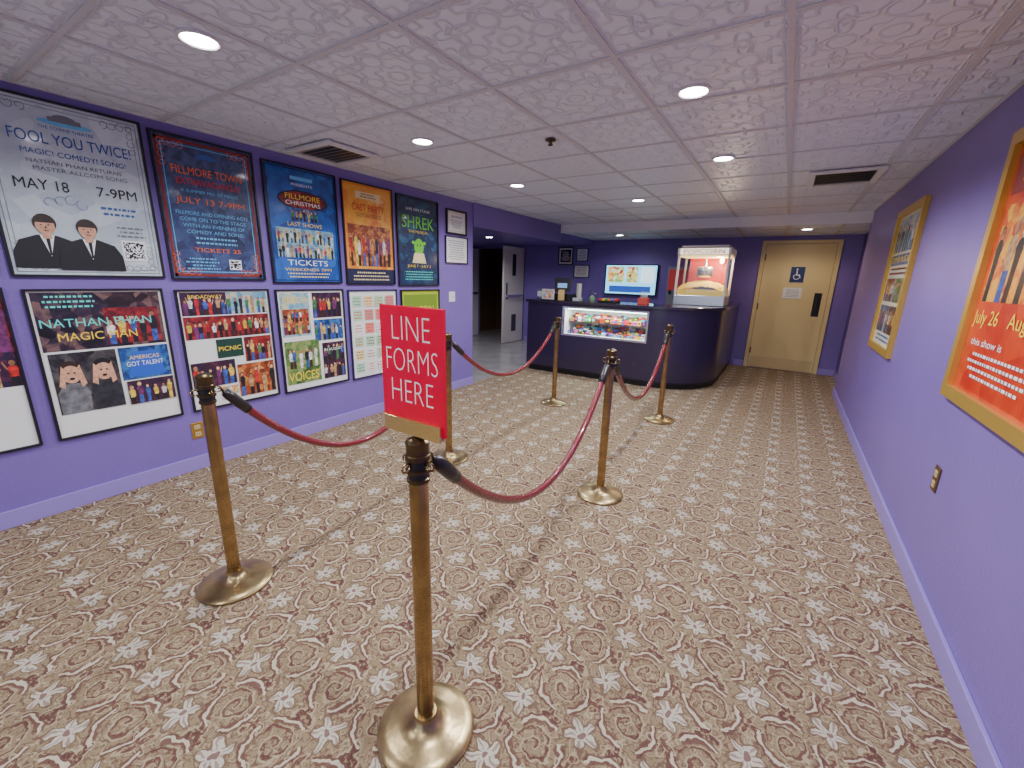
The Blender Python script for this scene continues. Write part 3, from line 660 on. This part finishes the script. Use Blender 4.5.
box('screen',(-.14,-.015,.12),(.14,.015,.33),mat('pos_shell',(70,70,76),.4),r,.006); box('stem',(-.03,-.02,.09),(.03,.02,.14),BLACK,r); box('display',(-.13,.016,.13),(.13,.018,.32),mat('pos_screen',(120,160,210),.4,emit=1.0),r); box('customer_display',(-.08,-.019,.18),(.08,-.016,.25),mat('pos_screen',(120,160,210),.4,emit=1.0),r)
r=item('napkin_dispenser',-3.27,6.0); box('body',(-.05,-.08,0),(.05,.08,.16),CHROME,r,.01); box('napkins',(-.035,-.083,.04),(.035,-.08,.12),WHITE,r)
r=item('card_terminal',-2.60,5.88); box('body',(-.05,-.08,0),(.05,.08,.05),mat('terminal_grey',(180,180,184),.4),r,.01); box('keypad',(-.035,-.06,.05),(.035,.02,.053),BLACK,r)
r=item('tip_jar',-2.42,6.0); lathe('jar',[(.05,0),(.055,.01),(.055,.12),(.045,.14),(.045,.16)],GLASS,r,24); lathe('notes',[(.04,.005),(.045,.05),(.02,.09)],mat('money_green',(120,150,110),.7),r,12)
r=item('menu_card_stand',-3.05,5.80); box('foot',(-.10,-.04,0),(.10,.04,.01),BLACK,r); box('card',(-.10,-.006,.01),(.10,.006,.16),mat('card_white',(220,215,205),.5),r); box('print',(-.08,-.008,.03),(.08,-.006,.14),pE,r)
r=item('brochure_holder',-2.82,5.78); box('tray',(-.05,-.03,0),(.05,.03,.08),GLASS,r); boxes('leaflets',[((-.045,-.02+.012*i,.005),(.045,-.014+.012*i,.14+.01*i)) for i in range(3)],mat('leaflet',(226,190,120),.6),r)
r=item('paper_cup_stack',-2.70,6.14)
for i in range(6): lathe('cup_%d'%i,[(.03,i*.03),(.042,i*.03+.10),(.044,i*.03+.103)],mat('cup_white',(225,222,215),.5),r,20)
r=item('candy_tray',-2.15,5.98); box('tray',(-.14,-.09,0),(.14,.09,.03),BLACK,r,.004); boxes('bars',[((-.13+.045*i,-.07,.03),(-.095+.045*i,.07,.055),i%5) for i in range(6)],cm[:5],r)
r=item('straw_box',-1.66,6.0); box('carton',(-.07,-.05,0),(.07,.05,.09),mat('carton_red',(180,60,50),.6),r,.003)
for i in range(7): tube('straw_%d'%i,[(-.04+.013*i,0,.05),(-.045+.015*i,.01,.17)],.003,WHITE,r,6)
# popcorn machine
r=item('popcorn_machine',-1.04,6.76)
W2,D2=.335,.28
boxes('cabinet_base',[((-W2,-D2,0),(W2,D2,.14))],CHROME,r,.008)
boxes('corner_posts',[((sx*W2-(.03 if sx>0 else 0),sy*D2-(.03 if sy>0 else 0),.14),(sx*W2+(0 if sx>0 else .03),sy*D2+(0 if sy>0 else .03),.68)) for sx in (-1,1) for sy in (-1,1)],mat('popper_white',(226,222,218),.35,metal=.3),r,.004)
boxes('canopy',[((-W2-.01,-D2-.01,.68),(W2+.01,D2+.01,.78)),((-W2+.03,-D2+.03,.78),(W2-.03,D2-.03,.815))],mat('canopy_silver',(232,228,222),.3,metal=.3),r,.012)
box('canopy_band',(-W2+.03,-D2-.014,.69),(W2-.03,-D2-.010,.77),mat('popcorn_sign',(244,232,210),.4,emit=1.6),r)
pw=textmesh('popcorn_word','POPCORN',0,.70,.52,.058,0,RED,r)
pw.rotation_euler=(math.pi/2,0,0); pw.location=(0,-D2-.016,0)
boxes('glass_panes',[((-W2+.03,-D2+.01,.14),(W2-.03,-D2+.014,.68)),((-W2+.01,-D2+.03,.14),(-W2+.014,D2-.03,.68)),((W2-.014,-D2+.03,.14),(W2-.01,D2-.03,.68)),((-W2+.03,D2-.014,.14),(W2-.03,D2-.01,.68))],GLASS,r)
box('back_poster',(-.26,D2-.03,.30),(.26,D2-.02,.66),mat('popper_red',(214,60,50),.4),r)
box('inner_ceiling',(-W2+.03,-D2+.03,.66),(W2-.03,D2-.03,.679),mat('popper_lit',(255,220,150),.4,emit=2.0),r)
lathe('kettle',[(.02,.38),(.09,.39),(.11,.42),(.11,.52),(.10,.535),(.02,.55),(.012,.66)],CHROME,r,28)
V=[];F=[];N=26;rn=random.Random(9)
for i in range(N+1):
    for j in range(N+1):
        a=-1+2*i/N;b_=-1+2*j/N
        V.append((a*(W2-.03),b_*(D2-.03),.20+.14*max(0,1-.55*(a*a+b_*b_))+rn.uniform(-.012,.012)))
for i in range(N):
    for j in range(N): k=i*(N+1)+j; F.append((k,k+N+1,k+N+2,k+1))
nV=len(V)
box('popcorn_fill',(-W2+.032,-D2+.032,.14),(W2-.032,D2-.032,.215),mat('popcorn_yellow',(250,210,100),.8,emit=.2),r)
mkobj('popcorn_heap',V,F,mat('popcorn_yellow',(250,210,100),.8,emit=.2),r)
pl=bpy.data.lights.new('heat_lamp','POINT'); pl.energy=14; pl.color=(1,.82,.6); pl.shadow_soft_size=.03
po=bpy.data.objects.new('heat_lamp',pl); COL.objects.link(po); po.parent=r; po.location=(.18,-.1,.60)
lathe('heat_bulb',[(.01,.58),(.03,.60),(.03,.64),(.012,.66)],mat('bulb_warm',(255,225,190),.5,emit=12),r,16,loc=(.2,.05,0))
tv=empty('wall_television',M=wallM('far',-3.13,1.14,0.0))
box('bezel',(0,0,.02),(1.03,.58,.06),BLACK,tv,.006); box('mount',(.4,.2,0),(.7,.45,.02),BLACK,tv)
box('screen',(.02,.02,.06),(1.01,.56,.061),mat('screen_cyan',(120,200,235),.3,emit=2.2),tv)
pT=picmat('screen_picture',[(20,20,60),(200,60,50),(240,210,90),(60,150,90),(240,230,220)],8,21,emit=1.6)
box('picture_1',(.06,.24,.0612),(.38,.53,.0618),pT,tv); box('picture_2',(.44,.24,.0612),(.66,.53,.0618),pT,tv); box('picture_3',(.10,.05,.0612),(.92,.17,.0618),mat('screen_blue',(40,80,170),.4,emit=1.2),tv)
box('picture_4',(.72,.24,.0612),(.97,.53,.0618),mat('screen_pale',(200,225,240),.4,emit=1.8),tv)
bc=empty('back_counter',(0,0,0)); box('cabinet',(-3.9,7.95,0),(-1.3,D-.02,.88),COUNT,bc); box('worktop',(-3.93,7.92,.88),(-1.28,D-.02,.92),CTOP,bc,.005)
r=empty('soda_dispenser',(-1.62,8.15,.92)); box('body',(-.2,-.2,0),(.2,.2,.75),mat('soda_grey',(150,150,160),.35,metal=.5),r,.01); box('panel',(-.18,-.21,.35),(.18,-.2,.7),mat('soda_red',(190,60,60),.4,emit=.2),r)
boxes('nozzles',[((-.15+.1*i,-.24,.28),(-.11+.1*i,-.2,.35)) for i in range(4)],BLACK,r)
poster('framed_notice','far',-4.22,-3.88,1.70,2.06,PAPER,[('r',.1,.1,.9,.9,pC),('l',.15,.2,.85,.8,5,WHT)],BLKF,.02)
poster('framed_notice','far',-3.80,-3.55,1.78,2.03,PAPER,[('l',.1,.1,.9,.9,6,BLU)],SILF,.012)
poster('framed_notice','far',-3.84,-3.50,1.45,1.70,PAPER,[('l',.1,.1,.9,.9,6,MAR)],SILF,.012)
# ------------------------------------------------------------------ camera
cam=bpy.data.cameras.new('camera'); cam.sensor_width=36; cam.lens=420.53/1024*36; cam.clip_start=.02
co=bpy.data.objects.new('camera',cam); COL.objects.link(co)
yaw,pitch,roll=.5628,-.2488,.0271
M=Matrix.Rotation(yaw,4,'Z')@Matrix.Rotation(math.pi/2+pitch,4,'X')@Matrix.Rotation(roll,4,'Z')
co.matrix_world=Matrix.Translation((0,0,CAMH))@M
scene.camera=co
w=bpy.data.worlds.new('world'); scene.world=w; w.use_nodes=True
w.node_tree.nodes['Background'].inputs[0].default_value=(.68,.80,1,1); w.node_tree.nodes['Background'].inputs[1].default_value=1.6
